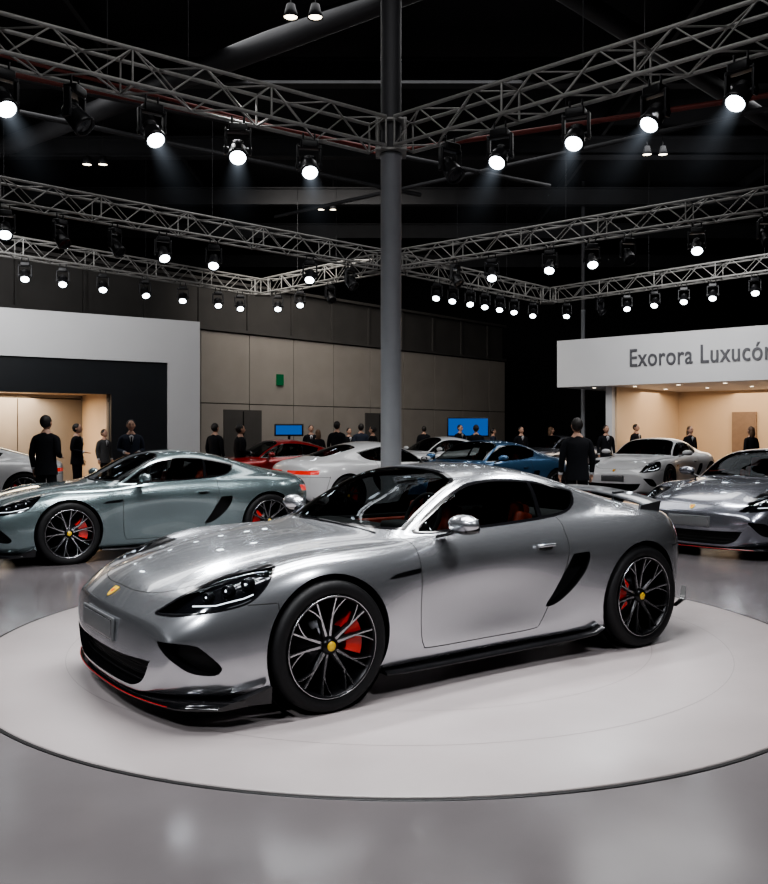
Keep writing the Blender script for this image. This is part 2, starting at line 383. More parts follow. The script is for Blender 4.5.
    def bedges(mask):
        T=S.T[mask]; cnt={}
        for t in T:
            for a,b in((t[0],t[1]),(t[1],t[2]),(t[2],t[0])):
                k=(min(a,b),max(a,b)); cnt.setdefault(k,[]).append((a,b))
        return [v[0] for v in cnt.values() if len(v)==1]
    def recess(mask,off,m,wall=None):
        P,N,T=sub(mask); O=np.array([off(p) for p in P]); mb.add(P+O,T.tolist(),m,True)
        for a,b in bedges(mask):
            pa,pb=S.P[a],S.P[b]; mb.add([pa,pb,pb+off(pb),pa+off(pa)],[(0,1,2,3)],wall or m,False)
    recess(S.C==5,lambda p:np.array([.07,-.03*np.sign(p[1])*(abs(p[1])>.6),0]),M_BLK,M_BGLOSS)
    recess(S.C==8,lambda p:np.array([.04,-.09*np.sign(p[1]),0]),M_BLK,M_BGLOSS)
    recess(S.C==4,lambda p:np.array([.055,-.05*np.sign(p[1]),-.01]),M_BGLOSS,M_BLK)
    for cx,r in((0,.372),(WB,.374)):
        T=S.T[np.isin(S.C,(0,3))]; P=S.P
        rr=np.abs(np.hypot(P[:,0]-cx,P[:,2]-.345)-r)<4e-3
        es=rr[T]; sel=T[es.sum(1)>=2]
        for t in sel:
            for a,b in((t[0],t[1]),(t[1],t[2]),(t[2],t[0])):
                if rr[a] and rr[b] and abs(P[a][1])>.5:
                    o=np.array([0,-.07*np.sign(P[a][1]),0]); mb.add([P[a],P[b],P[b]+o,P[a]+o],[(0,1,2,3)],M_BLK,False)
        for sd in(1,-1):
            prof=[(.0,.50*sd),(.390,.50*sd),(.390,.87*sd)]
            mb.lathe(prof,M_BLK,40,Matrix.Translation((cx,0,.345)))
    for z in(.20,.235,.27,.30):
        pts=[(-.865+.10*(abs(y)/.75)**2.6,y,z) for y in np.linspace(-.52,.52,15)]; mb.path(pts,.004,M_BLK,6)
    out['recess_trim']=mb.mesh('recess_trim')
    mb=MB(); c4=S.P[np.unique(S.T[S.C==4])]
    def sp(u,z,sd):
        q=c4[c4[:,1]*sd>0]; uu=(q[:,0]+np.abs(q[:,1]))*.7071; return Vector(q[np.argmin((uu-u)**2+(q[:,2]-z)**2)])
    for sd in(1,-1):
        for u,z,r in((.07,.628,.024),(.16,.655,.028),(.255,.68,.031)):
            p=sp(u,z,sd)+Vector((.036,-.034*sd,0)); d=Vector((-.8,.45*sd,.05)).normalized()
            T=Matrix.Translation(p)@d.to_track_quat('Z','Y').to_matrix().to_4x4()
            mb.lathe([(r,-.03),(r,.012),(r*.9,.016),(r*.82,.012),(r*.8,0)],M_RIMD,20,T,'z'); mb.ell((0,0,0),(r*.8,r*.8,r*.45),M_LENSO,14,8,T)
            mb.ell((0,0,.010),(r*.22,r*.22,r*.25),M_LED,8,6,T)
        pts=[sp(u,z,sd)+Vector((.014,-.014*sd,0)) for u,z in((.02,.592),(.08,.597),(.14,.603),(.20,.611),(.26,.627),(.30,.645))]
        mb.path(pts,.003,M_LED,6)
        pts=[sp(u,z,sd)+Vector((.012,-.012*sd,-.004)) for u,z in((.0,.655),(.12,.70),(.24,.733),(.33,.748))]
        mb.path(pts,.003,M_CHR,6)
    out['headlamps']=mb.mesh('headlamps')
    return out
CM=make_car_meshes()
def wheel_mesh(cal):
    mb=MB()
    R=WR
    mb.lathe([(.262,-.112),(.275,-.124),(.30,-.131),(.325,-.127),(.337,-.112),(R,-.085),(R,-.046),(R-.008,-.042),(R-.008,-.036),(R,-.032),(R,.032),(R-.008,.036),(R-.008,.042),(R,.046),(R,.085),(.337,.112),(.325,.127),(.30,.131),(.262,.115)],M_TIRE,72)
    mb.lathe([(.264,-.118),(.267,-.126),(.258,-.129),(.252,-.122),(.247,-.095),(.238,-.05),(.236,.11)],M_RIMD,72)
    mb.lathe([(.2665,-.1265),(.2655,-.1295),(.2625,-.1305),(.260,-.1285)],M_RIMS,72)
    mb.lathe([(0,.02),(.19,.02),(.19,-.012),(.10,-.012),(.10,-.03),(0,-.03)],M_DISC,48)
    mb.lathe([(0,.06),(.236,.06)],M_BLK,36)
    def spoke(r0,y0,r1,y1,a0,a1,w0,w1,dep):
        def P(r,a,y,w,sgn):
            c=Vector((math.cos(a),0,math.sin(a))); t=Vector((-math.sin(a),0,math.cos(a)))
            return c*r+t*w*sgn+Vector((0,y,0))
        n=4;rows=[]
        for k in range(n+1):
            t=k/n; r=r0+(r1-r0)*t; a=a0+(a1-a0)*t; y=y0+(y1-y0)*t**1.3; w=w0+(w1-w0)*t
            rows.append([P(r,a,y,w*.46,-1),P(r,a,y,w*.46,1),P(r,a,y+.008,w,1),P(r,a,y+dep,w,1),P(r,a,y+dep,w,-1),P(r,a,y+.008,w,-1)])
        vs=[p for q in rows for p in q]
        top=[];oth=[]
        for k in range(n):
            for j in range(6):
                f=(k*6+j,(k+1)*6+j,(k+1)*6+(j+1)%6,k*6+(j+1)%6)
                (top if j in(0,) else oth).append(f)
        mb.add(vs,top,M_RIMS,False); mb.add(vs,oth,M_RIMD,False)
    for i in range(10):
        a=2*math.pi*i/10+.15
        s=1 if i%2 else -1
        a0=a-s*.10
        spoke(.035,-.085,.15,-.098,a0,a0,.017,.011,.03)
        spoke(.135,-.097,.258,-.122,a0,a0+s*.02,.0095,.009,.028)
        spoke(.150,-.099,.258,-.122,a0,a0+s*.26,.007,.0065,.028)
    mb.lathe([(0,-.112),(.022,-.112),(.026,-.106),(.030,-.104)],M_YEL,24); mb.lathe([(.026,-.108),(.045,-.10),(.052,-.07)],M_RIMD,24)
    vs=[];n=8
    for k in range(n+1):
        a=cal+(-.6+1.2*k/n)
        for r,y in((.115,-.066),(.212,-.070),(.222,-.03),(.222,.03),(.115,.03)): vs.append((r*math.cos(a),y,r*math.sin(a)))
    fs=[(k*5+j,k*5+(j+1)%5,(k+1)*5+(j+1)%5,(k+1)*5+j) for k in range(n) for j in range(5)]
    fs+=[(0,1,2,3,4),(n*5+4,n*5+3,n*5+2,n*5+1,n*5)]
    mb.add(vs,fs,M_CAL,False)
    return mb.mesh('wheel')
W_F=wheel_mesh(.25); W_R=wheel_mesh(math.pi-.15); W_F2=wheel_mesh(math.pi-.15); W_R2=wheel_mesh(.15)
def loft(mb,rings,m,closed=True,T=None,caps=True):
    n=len(rings[0]); vs=[p for r in rings for p in r]; fs=[]
    for i in range(len(rings)-1):
        for j in range(n if closed else n-1): fs.append((i*n+j,i*n+(j+1)%n,(i+1)*n+(j+1)%n,(i+1)*n+j))
    mb.add(vs,fs,m,True,T)
    if caps: mb.add(rings[0],[tuple(range(n))],m,False,T); mb.add(rings[-1],[tuple(reversed(range(n)))],m,False,T)
def trim_mesh():
    mb=MB()
    ys=np.linspace(-.90,.90,41); r=[]
    fx=lambda y:-.915+.115*(abs(y)/.75)**2.6+.10*max(0,abs(y)-.78)/.12
    for y in ys:
        x=fx(y); r.append([(x,y,.118),(x+.004,y,.130),(x+.10,y,.145),(x+.22,y,.14),(x+.22,y,.112),(x+.02,y,.110)])
    loft(mb,r,M_BGLOSS)
    mb.path([(fx(y)-.001,y,.124) for y in ys[4:-4]],.0028,M_REDL,6)
    for s in(1,-1):
        mb.add([(-.60,.86*s,.115),(-.36,.935*s,.115),(-.36,.945*s,.20),(-.50,.915*s,.155),(-.36,.90*s,.115),(-.36,.90*s,.20),(-.6,.80*s,.115)],[(0,1,2,3),(0,3,5,6),(1,4,5,2),(3,2,5)],M_CARB,False)
        rr=[]
        for x,w,z in((.37,.885,.135),(.5,.885,.128),(.8,.875,.122),(1.2,.872,.122),(1.6,.885,.126),(1.85,.90,.132),(2.0,.925,.148),(2.06,.94,.18)):
            rr.append([(x,s*(w-.10),z-.01),(x,s*w,z-.012),(x,s*(w+.004),z-.002),(x,s*(w-.02),z+.010),(x,s*(w-.10),z+.014)])
        loft(mb,rr,M_CARB)
        def mf(p,q,s=s): 
            q=q.copy()
            if p.x>.3: q.x=.845+(q.x-.845)*.6
            q.z+= .02*(abs(q.y)-.95); return q
        mb.ell((.83,s*.985,.93),(.070,.118,.055),P_SIL,24,14,fn=mf)
        mb.ell((.838,s*.985,.905),(.064,.110,.036),M_BGLOSS,20,10)
        mb.rbox((.866,s*.985,.925),(.008,.18,.08),M_BGLOSS,.003)
        loft(mb,[[(.77,s*.80,.852),(.85,s*.80,.858),(.85,s*.80,.842),(.77,s*.80,.836)],[(.79,s*.87,.872),(.85,s*.87,.876),(.85,s*.87,.858),(.79,s*.87,.855)],[(.80,s*.93,.905),(.85,s*.93,.905),(.85,s*.93,.88),(.80,s*.93,.88)]],M_BGLOSS)
        mb.rbox((1.58,s*.898,.745),(.15,.018,.018),P_SIL,.008)
        mb.rbox((1.58,s*.888,.735),(.11,.01,.03),M_GAP,.004)
    mb.path([(.50,-.58,.865),(.46,-.30,.893),(.455,-.02,.903)],.006,M_BLK,6)
    mb.path([(.50,.10,.90),(.515,.38,.895),(.56,.60,.87)],.006,M_BLK,6)
    mb.rbox((-.925,.0,.425),(.014,.52,.125),M_PLATE,.008); mb.rbox((-.932,0,.425),(.006,.49,.10),M_CHR,.003)
    mb.rbox((-.934,0,.425),(.006,.48,.092),M_PLATE,.003)
    n=BADGE[1].normalized(); yy=Vector((0,1,0)); up=yy.cross(n)*-1
    if up.z<0: up=-up
    c=BADGE[0]
    def bp(a,b,h): return c+yy*a+up*b+n*h
    sh=[(-.028,.034),(.028,.034),(.03,0),(.018,-.026),(0,-.038),(-.018,-.026),(-.03,0)]
    mb.add([bp(a*1.14,b*1.12,.003) for a,b in sh]+[bp(a*1.14,b*1.12,-.01) for a,b in sh],[tuple(range(7))]+[(i,(i+1)%7,7+(i+1)%7,7+i) for i in range(7)],M_CHR,False)
    mb.add([bp(a,b,.006) for a,b in sh]+[bp(a,b,0) for a,b in sh],[tuple(range(7))]+[(i,(i+1)%7,7+(i+1)%7,7+i) for i in range(7)],M_YEL,False)
    mb.add([bp(a*.38,b*.38,.008) for a,b in sh],[tuple(range(7))],M_CAL,False)
    for s in(1,-1):
        loft(mb,[[(2.86,s*.90,.22),(3.02,s*.86,.24),(3.08,s*.82,.33),(2.95,s*.90,.26)],[(2.86,s*.86,.22),(3.02,s*.82,.24),(3.08,s*.78,.33),(2.95,s*.86,.26)]],M_CARB)
        mb.tube((3.0,s*.35,.30),(3.19,s*.35,.30),.045,M_CHR,20)
    mb.box((3.05,0,.25),(.16,1.2,.08),M_CARB)
    return mb.mesh('exterior_trim')
def wing_mesh():
    mb=MB(); rr=[]
    for y in np.linspace(-.72,.72,27):
        a=abs(y)/.72; z=1.012-.078*a**2.2; x=2.72-.02*a**3
        rr.append([(x,y,z-.008),(x+.05,y,z+.006),(x+.13,y,z+.010),(x+.20,y,z+.020),(x+.195,y,z+.002),(x+.09,y,z-.012)])
    loft(mb,rr,M_WING)
    for s in(1,-1):
        mb.rbox((2.81,s*.42,.965),(.12,.02,.09),M_WING,.008)
        loft(mb,[[(2.68,s*.71,.885),(2.90,s*.70,.87),(2.91,s*.71,.955),(2.68,s*.715,.93)],[(2.68,s*.73,.885),(2.90,s*.72,.87),(2.91,s*.73,.955),(2.68,s*.735,.93)]],M_WING)
    return mb.mesh('rear_wing')
CM['exterior_trim']=trim_mesh(); WING=wing_mesh()
def interior_mesh():
    mb=MB()
    mb.box((1.45,0,.28),(1.7,1.44,.05),M_LINE)
    for s in(1,-1):
        mb.rbox((1.35,s*.735,.60),(1.3,.05,.46),M_LINE,.02); mb.rbox((1.25,s*.70,.74),(1.0,.05,.12),M_LEATH,.02)
    mb.rbox((.82,0,.74),(.34,1.36,.22),M_LINE,.07); mb.rbox((1.0,0,.73),(.05,1.2,.10),M_LEATH,.02)
    mb.rbox((.88,-.35,.855),(.16,.34,.07),M_LINE,.03)
    mb.rbox((1.35,0,.55),(.9,.22,.22),M_LINE,.04)
    mb.rbox((2.25,0,.72),(.5,1.3,.3),M_LINE,.05)
    T=Matrix.Translation((1.02,-.35,.90))@Matrix.Rotation(math.radians(-68),4,'Y')
    mb.path([(.165*math.cos(t),.165*math.sin(t),0) for t in np.linspace(0,2*math.pi,36,endpoint=False)],.014,M_LINE,8,True,T)
    mb.ell((0,0,-.01),(.055,.06,.025),M_LINE,14,8,T)
    for a in(0,2.1,4.2): mb.tube((0,0,0),(.16*math.cos(a),.16*math.sin(a),0),.011,M_CHR,6,T=T)
    mb.tube((1.0,-.35,.88),(.86,-.35,.80),.03,M_LINE,10)
    for s in(1,-1):
        y=s*.36
        mb.rbox((1.42,y,.47),(.52,.50,.17),M_LEATH,.06)
        for q in(1,-1): mb.rbox((1.42,y+q*.22,.52),(.48,.09,.16),M_LEATH,.04)
        T=Matrix.Translation((1.62,y,.50))@Matrix.Rotation(math.radians(14),4,'Y')
        mb.rbox((0,0,.24),(.12,.40,.50),M_LEATH,.055,T)
        for q in(1,-1): mb.rbox((-.03,q*.205,.22),(.14,.09,.42),M_LEATH,.04,T)
        mb.rbox((-.01,0,.53),(.10,.26,.17),M_LEATH,.045,T)
        mb.rbox((-.066,0,.30),(.01,.22,.36),M_LINE,.004,T)
    mb.rbox((1.16,0,1.12),(.02,.22,.05),M_LINE,.01)
    return mb.mesh('interior')
CM['interior']=interior_mesh()
def car(name,loc,deg,pm,sc=(1,1,1),wing=False):
    e=empty(name,loc,math.radians(deg),sc)
    for k,me in CM.items():
        o=link(k,me,e)
        for i,sl in enumerate(o.material_slots):
            if me.materials[i]==P_SIL and pm!=P_SIL: sl.link='OBJECT'; sl.material=pm
    if wing: link('rear_wing',WING,e)
    for x in(0,WB):
        for s in(-1,1):
            if s<0: me=W_F if x==0 else W_R
            else: me=W_F2 if x==0 else W_R2
            M=Matrix.Translation((x,s*.805 if x==0 else s*.825,WR))
            if s>0: M=M@Matrix.Rotation(math.pi,4,'Z')
            link('wheel',me,e,M)
    return e
TT=(.10,6.28); TR=2.82
car('sports_car',(-.793,5.253,.008),34.9,P_SIL,wing=True)
car('sports_car',(-3.98,10.31,0),35,P_TEAL)
car('sports_car',(4.27,10.85,0),42,P_GREY)
car('sports_car',(5.55,19.6,0),50,P_WHITE,(1,1,1.07))
car('sports_car',(.95,16.4,0),40,P_BLUE,(1,1,1.05))
car('sports_car',(.9,17.2,0),214,P_WHITE,(1,1,1.04))
car('sports_car',(-3.6,19.0,0),30,P_RED,(1,1,1.05))
car('sports_car',(.3,23.5,0),25,P_WHITE,(1,1,1.08))
car('sports_car',(-9.4,16.2,0),25,P_WHITE)
car('sports_car',(4.3,27,0),35,P_GREY,(1,1,1.1))

# ------------------------------------------------------------ hall
def boxo(name,c,d,m,parent=None,rz=0):
    mb=MB(); mb.box((0,0,0),d,m); o=mb.obj(name,parent,c); o.rotation_euler=(0,0,rz); return o
def floor_mat(name,c1,c2,rough):
    m=D.materials.new(name); m.use_nodes=True; nt=m.node_tree; b=nt.nodes['Principled BSDF']
    tc=nt.nodes.new('ShaderNodeTexCoord')
    n=nt.nodes.new('ShaderNodeTexNoise'); n.inputs['Scale'].default_value=.8; n.inputs['Detail'].default_value=7; n.inputs['Roughness'].default_value=.55
    nt.links.new(tc.outputs['Object'],n.inputs['Vector'])
    r=nt.nodes.new('ShaderNodeValToRGB'); r.color_ramp.elements[0].position=.25; r.color_ramp.elements[1].position=.75
    r.color_ramp.elements[0].color=(*c1,1); r.color_ramp.elements[1].color=(*c2,1)
    nt.links.new(n.outputs['Fac'],r.inputs[0]); nt.links.new(r.outputs[0],b.inputs['Base Color'])
    n2=nt.nodes.new('ShaderNodeTexNoise'); n2.inputs['Scale'].default_value=2; n2.inputs['Detail'].default_value=6
    nt.links.new(tc.outputs['Object'],n2.inputs['Vector'])
    mr=nt.nodes.new('ShaderNodeMapRange'); mr.inputs['From Min'].default_value=.3; mr.inputs['From Max'].default_value=.7
    mr.inputs['To Min'].default_value=rough-.03; mr.inputs['To Max'].default_value=rough+.05
    nt.links.new(n2.outputs['Fac'],mr.inputs['Value']); nt.links.new(mr.outputs[0],b.inputs['Roughness'])
    return m
M_FLOOR=floor_mat('polished_concrete',(.118,.108,.112),(.158,.144,.150),.17)
M_TURN=floor_mat('turntable_lit_concrete',(.31,.278,.278),(.395,.355,.355),.32)  # floor concrete made lighter; spotlight brightness partly put into the colour
M_BLACKW=mat('black_wall',(.006,.007,.009),0,.8,noise=.2,nscale=1)
M_CEIL=mat('dark_ceiling',(.008,.008,.010),0,.9,noise=.3,nscale=1)
M_BEAM=mat('beam_paint',(.030,.030,.033),.2,.6,noise=.2,nscale=2)
M_PIPE=mat('red_pipe',(.12,.018,.013),.2,.5,noise=.2)
boxo('floor',(0,19,-.1),(48,58,.2),M_FLOOR)
boxo('ceiling',(0,19,10.1),(48,58,.2),M_CEIL)
boxo('wall_left',(-24,19,5),(.2,58,10),M_BLACKW); boxo('wall_right',(24,19,5),(.2,58,10),M_BLACKW)
boxo('wall_far',(0,48,5),(48,.2,10),M_BLACKW); boxo('wall_front',(0,-10,5),(48,.2,10),M_BLACKW)
mb=MB(); mb.lathe([(0,.008),(1.2,.008),(TR-.01,.008),(TR,.004),(TR,0)],M_TURN,160,axis='z'); 
mb.lathe([(TR,.003),(TR+.018,.003)],M_GAP,160,axis='z'); mb.lathe([(TR+.018,.003),(TR+.021,.004),(TR+.023,0)],M_RIMD,160,axis='z')
M_TRING=floor_mat('turntable_ring',(.24,.215,.215),(.29,.26,.26),.4)
for r in(1.75,2.25): mb.lathe([(r,.0085),(r+.005,.0085)],M_TRING,160,axis='z')
mb.obj('turntable',loc=(TT[0],TT[1],0))
mb=MB()
for y in(14,19,24,29,34,40):
    mb.box((0,y,9.3),(46,.12,.5),M_BEAM); mb.box((0,y,9.04),(46,.3,.05),M_BEAM); mb.box((0,y,9.56),(46,.3,.05),M_BEAM)
for x in(-18,-12,-6,0.1,6,12,18):
    mb.box((x,24,9.75),(.10,44,.3),M_BEAM)
mb.tube((-20,30,8.6),(3,12,8.6),.22,M_BEAM,16); mb.tube((20,31,8.5),(2,13,8.5),.18,M_BEAM,16)
mb.tube((-14,13,8.0),(1,24,8.0),.06,M_BEAM,8); mb.tube((-12,11,7.4),(4,21,7.4),.05,M_BEAM,8); mb.tube((12,12,7.4),(-3,24,7.4),.05,M_BEAM,8)
mb.obj('ceiling_beams')
mb=MB()
mb.tube((-8,10.0,6.35),(.1,15.2,6.35),.045,M_PIPE,8); mb.tube((.1,15.2,6.35),(8,11.5,6.35),.045,M_PIPE,8)
mb.tube((-9,9.7,6.9),(.1,17.2,6.9),.03,M_PIPE,8)
for p in((-4,12.57,6.35),(4,13.33,6.35),(-7,10.64,6.35)): mb.tube(p,(p[0],p[1],9.6),.012,M_BEAM,6)
mb.obj('sprinkler_pipe')
# ------------------------------------------------------------ trusses
TZ=5.85
def truss(p0,p1,z=TZ,sz=.42,bay=.46):
    mb=MB(); a=Vector((p0[0],p0[1],z)); b=Vector((p1[0],p1[1],z)); d=(b-a); L=d.length; d.normalize()
    n=Vector((-d.y,d.x,0)); h=sz/2; up=Vector((0,0,1))
    cs=[n*h+up*h,-n*h+up*h,-n*h-up*h,n*h-up*h]
    for c in cs: mb.tube(a+c,b+c,.027,M_TRUSS,8)
    k=int(L/bay); st=L/k
    for i in range(k):
        q0=a+d*(i*st); q1=a+d*((i+1)*st)
        for j in range(4):
            c0,c1=cs[j],cs[(j+1)%4]
            if (i+j)%2: c0,c1=c1,c0
            mb.tube(q0+c0,q1+c1,.012,M_TRUSS,6,cap=False)
    for i in range(0,k+1,4):
        q=a+d*(i*st)
        for j in range(4): mb.tube(q+cs[j],q+cs[(j+1)%4],.016,M_TRUSS,6,cap=False)
    for t in(.35,.7): 
        q=a+d*(L*t); mb.tube(q+up*h,Vector((q.x,q.y,9.0)),.006,M_BEAM,5)
    mb.obj('lighting_truss')
C1=(.105,13.0); C2=(.15,22.4)
L1=(-4.3,9.74); R1=(4.14,9.38); L2=(-7.0,15.9); R2=(7.27,16.5)
def ext(a,b,k): return (a[0]+(b[0]-a[0])*k,a[1]+(b[1]-a[1])*k)
def off(a,b,m):
    d=Vector((b[0]-a[0],b[1]-a[1])).normalized()*m; return (a[0]+d.x,a[1]+d.y)
truss(off(C1,L1,.25),ext(C1,L1,1.6)); truss(off(C1,R1,.25),ext(C1,R1,1.6))
truss(off(C2,L2,.25),ext(C2,L2,1.5)); truss(off(C2,R2,.25),ext(C2,R2,1.5))
C3=(-3.7,26.5); L3=(-9.0,20.4); C4=(5.3,28.1); R4=(10.0,22.7)
truss(off(C3,L3,.25),ext(C3,L3,1.4)); truss(off(C2,C3,.4),off(C3,C2,.25)); truss(off(C2,C4,.4),off(C4,C2,.25)); truss(off(C4,R4,.25),ext(C4,R4,1.4))
mb=MB()
for c in(C1,C2,C3,C4):
    for sx in(-.2,.2):
        for sy in(-.2,.2): mb.tube((c[0]+sx,c[1]+sy,TZ-.24),(c[0]+sx,c[1]+sy,TZ+.24),.03,M_TRUSS,8)
    for zz in(TZ-.22,TZ+.22): mb.box((c[0],c[1],zz),(.46,.46,.03),M_TRUSS)
mb.obj('truss_corner_block')
def column(x,y,r,top):
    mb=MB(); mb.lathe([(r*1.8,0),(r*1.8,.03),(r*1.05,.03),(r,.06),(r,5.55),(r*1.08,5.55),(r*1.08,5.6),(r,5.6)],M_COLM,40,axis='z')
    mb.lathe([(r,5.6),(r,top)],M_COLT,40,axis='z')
    for i in range(8):
        a=i*math.pi/4; mb.tube((r*1.45*math.cos(a),r*1.45*math.sin(a),.03),(r*1.45*math.cos(a),r*1.45*math.sin(a),.06),.015,M_TRUSS,6)
    mb.obj('support_column',loc=(x,y,0))
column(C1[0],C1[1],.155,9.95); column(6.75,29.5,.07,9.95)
# ------------------------------------------------------------ stage spotlights
TILT=138
def beam_glow_mat():  # self-glowing cone volume painted in for lit haze; nothing scatters here
    m=D.materials.new('beam_glow_cone'); m.use_nodes=True; nt=m.node_tree; nt.nodes.clear()
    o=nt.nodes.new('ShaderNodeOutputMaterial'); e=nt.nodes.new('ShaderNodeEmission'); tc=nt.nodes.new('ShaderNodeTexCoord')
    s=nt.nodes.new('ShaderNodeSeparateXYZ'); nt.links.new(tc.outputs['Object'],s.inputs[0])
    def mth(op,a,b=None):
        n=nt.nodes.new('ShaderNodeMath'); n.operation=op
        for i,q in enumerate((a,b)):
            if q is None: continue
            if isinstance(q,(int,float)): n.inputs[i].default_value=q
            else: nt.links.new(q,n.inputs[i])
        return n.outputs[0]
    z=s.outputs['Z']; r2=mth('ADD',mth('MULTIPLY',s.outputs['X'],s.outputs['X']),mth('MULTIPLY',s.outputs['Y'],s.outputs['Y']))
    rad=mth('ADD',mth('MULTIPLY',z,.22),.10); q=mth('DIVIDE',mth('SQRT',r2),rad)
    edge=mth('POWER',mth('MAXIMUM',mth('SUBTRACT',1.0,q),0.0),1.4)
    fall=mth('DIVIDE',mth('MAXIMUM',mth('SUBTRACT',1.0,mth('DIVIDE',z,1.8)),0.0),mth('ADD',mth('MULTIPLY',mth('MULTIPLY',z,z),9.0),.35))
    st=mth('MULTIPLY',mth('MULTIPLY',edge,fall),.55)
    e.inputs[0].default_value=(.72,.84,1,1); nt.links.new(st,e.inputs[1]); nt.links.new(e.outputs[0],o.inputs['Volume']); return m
M_BEAMGLOW=beam_glow_mat()
def spot_mesh(on):
    mb=MB()
    mb.rbox((0,0,-.04),(.24,.18,.10),M_LAMPB,.02)
    for s in(-1,1):
        mb.tube((s*.08,0,.0),(s*.08,0,.12),.014,M_LAMPB,8); mb.rbox((s*.16,0,-.22),(.035,.09,.34),M_LAMPB,.015)
        mb.tube((s*.12,0,-.33),(s*.185,0,-.33),.04,M_LAMPB,14)
    mb.rbox((0,0,-.085),(.34,.10,.03),M_LAMPB,.01)
    T=Matrix.Translation((0,0,-.33))@Matrix.Rotation(math.radians(TILT),4,'X')
    mb.lathe([(.0,-.16),(.07,-.155),(.10,-.12),(.105,-.04),(.115,.0),(.125,.10),(.135,.16),(.135,.20),(.112,.20),(.105,.172)],M_LAMPB,28,T,'z')
    mb.lathe([(0,.182),(.104,.178)],M_LENS if on else M_LENSO,28,T,'z')
    for k in range(4): mb.lathe([(.108,-.10+k*.025),(.116,-.095+k*.025),(.108,-.09+k*.025)],M_LAMPB,28,T,'z')
    return mb.mesh('stage_spotlight')
SM_ON=spot_mesh(True); SM_OFF=spot_mesh(False)
mb=MB(); mb.lathe([(0,.0),(.10,0),(.10+.22*1.8,1.8),(0,1.8)],M_BEAMGLOW,24,axis='z'); GLOW_ME=mb.mesh('beam_glow_cone')
def spots(lst,p0,p1,sc=1.0,beam_glow=False):
    for px,on in lst:
        x,y=onl(px,p0,p1)
        o=link('stage_spotlight',SM_ON if on else SM_OFF); o.location=(x,y,TZ-.24-.10*sc); o.scale=(sc,)*3
        d=Vector((TT[0]-x,TT[1]-y,0)); a=math.atan2(d.y,d.x) if on else math.atan2(d.y,d.x)+.8
        o.rotation_euler=(0,0,a+math.pi/2+random.uniform(-.25,.25))
        if beam_glow and on:
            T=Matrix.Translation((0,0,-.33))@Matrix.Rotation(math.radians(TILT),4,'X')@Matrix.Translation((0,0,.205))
            link('beam_glow_cone',GLOW_ME,o,T)
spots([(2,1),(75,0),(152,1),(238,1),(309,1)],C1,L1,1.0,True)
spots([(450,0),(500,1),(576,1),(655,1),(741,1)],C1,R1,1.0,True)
spots([(5,1),(60,0),(115,0),(163,1),(214,1),(310,1),(350,0)],C2,L2)
spots([(455,0),(492,1),(550,1),(592,1),(628,0),(697,1),(766,0)],C2,R2)
spots([(25,1),(63,1),(103,1),(145,1),(183,1),(218,1),(240,1)],C3,L3,.9)
spots([(278,1),(300,1),(330,0)],C2,C3,.9)
spots([(437,1),(453,1),(470,1),(485,1),(500,1),(514,1),(533,1)],C2,C4,.9)
spots([(567,1),(600,0),(627,1),(655,1),(684,1),(713,1),(755,1)],C4,R4,.9)
def pendant(x,y,z,n=2):
    mb=MB()
    for k in range(n):
        q=(k-(n-1)/2)*.4
        mb.lathe([(.0,.24),(.07,.22),(.10,.10),(.13,0),(.12,0),(.09,.1)],M_BEAM,20,Matrix.Translation((q,0,0)),'z'); mb.lathe([(.0,.02),(.11,.02)],M_DOWN,20,Matrix.Translation((q,0,0)),'z')
        mb.tube((q,0,.22),(q,0,9.9-z),.008,M_BEAM,6)
    mb.obj('pendant_lamp',loc=(x,y,z))
for px,py,Y in((303,18,14.2),(95,165,22),(655,155,22),(327,210,29)):
    p=wp(px,py,Y); pendant(p.x,p.y,p.z,2)
# ------------------------------------------------------------ back wall
M_PANL=mat('wall_panel',(.27,.245,.22),0,.6,noise=.08,nscale=1.2)
M_PAND=mat('wall_panel_dark',(.06,.056,.053),0,.7,noise=.15,nscale=1.2)
M_SCREEN=emis('screen_blue',(.03,.20,.75),.5); M_GREEN=emis('exit_green',(.015,.32,.12),.25)
W0=Vector((-5.3,28.8)); W1=Vector((5.6,40.9)); dW=(W1-W0).normalized(); aw=math.atan2(dW.y,dW.x)
e=empty('wall_back',(W0.x,W0.y,0),aw)
mb=MB(); Lw=(W1-W0).length
x=-9
while x<Lw-.1:
    w=min(2.0,Lw-x)
    for z0,z1 in((0,2.4),(2.4,4.75)): mb.box((x+w/2,0,(z0+z1)/2),(w-.03,.2,z1-z0-.03),M_PANL)
    mb.box((x+w/2,.1,5.6),(w-.12,.2,1.55),M_PAND); mb.box((x,.02,5.6),(.1,.16,1.6),M_PAND)
    x+=2
mb.box((Lw/2-4.5,.12,3.2),(Lw+9,.14,6.4),M_GAP); mb.box((Lw/2-4.5,-.05,4.82),(Lw+9,.3,.1),M_PAND); mb.box((Lw/2-4.5,-.05,6.4),(Lw+9,.3,.1),M_PAND)
for dx in(.7,7.5): mb.box((dx,-.11,1.1),(1.6,.06,2.2),M_PAND); mb.box((dx,-.15,1.1),(.03,.03,2.1),M_GAP)
mb.obj('panels',e)
mb=MB(); x,y=onl(277,W0,W1); p=Vector((x,y)); u=(p-W0).dot(dW); mb.box((u,-.16,CAMZ+(432-380)/870*y),(.30,.05,.38),M_GREEN); mb.obj('exit_sign',e)
for px,py,w,h in((289,430,.8,.28),(468,427,1.4,.6)):
    y=27.0 if px<400 else 31; p=wp(px,py,y); mb=MB(); mb.rbox((0,0,0),(w+.1,.08,h+.1),M_LAMPB,.02); mb.box((0,-.045,0),(w,.01,h),M_SCREEN)
    mb.tube((0,.02,-h/2),(0,.02,-p.z+.03),.04,M_LAMPB,10); mb.box((0,0,-p.z+.015),(.6,.4,.03),M_LAMPB); mb.obj('display_screen',loc=p)
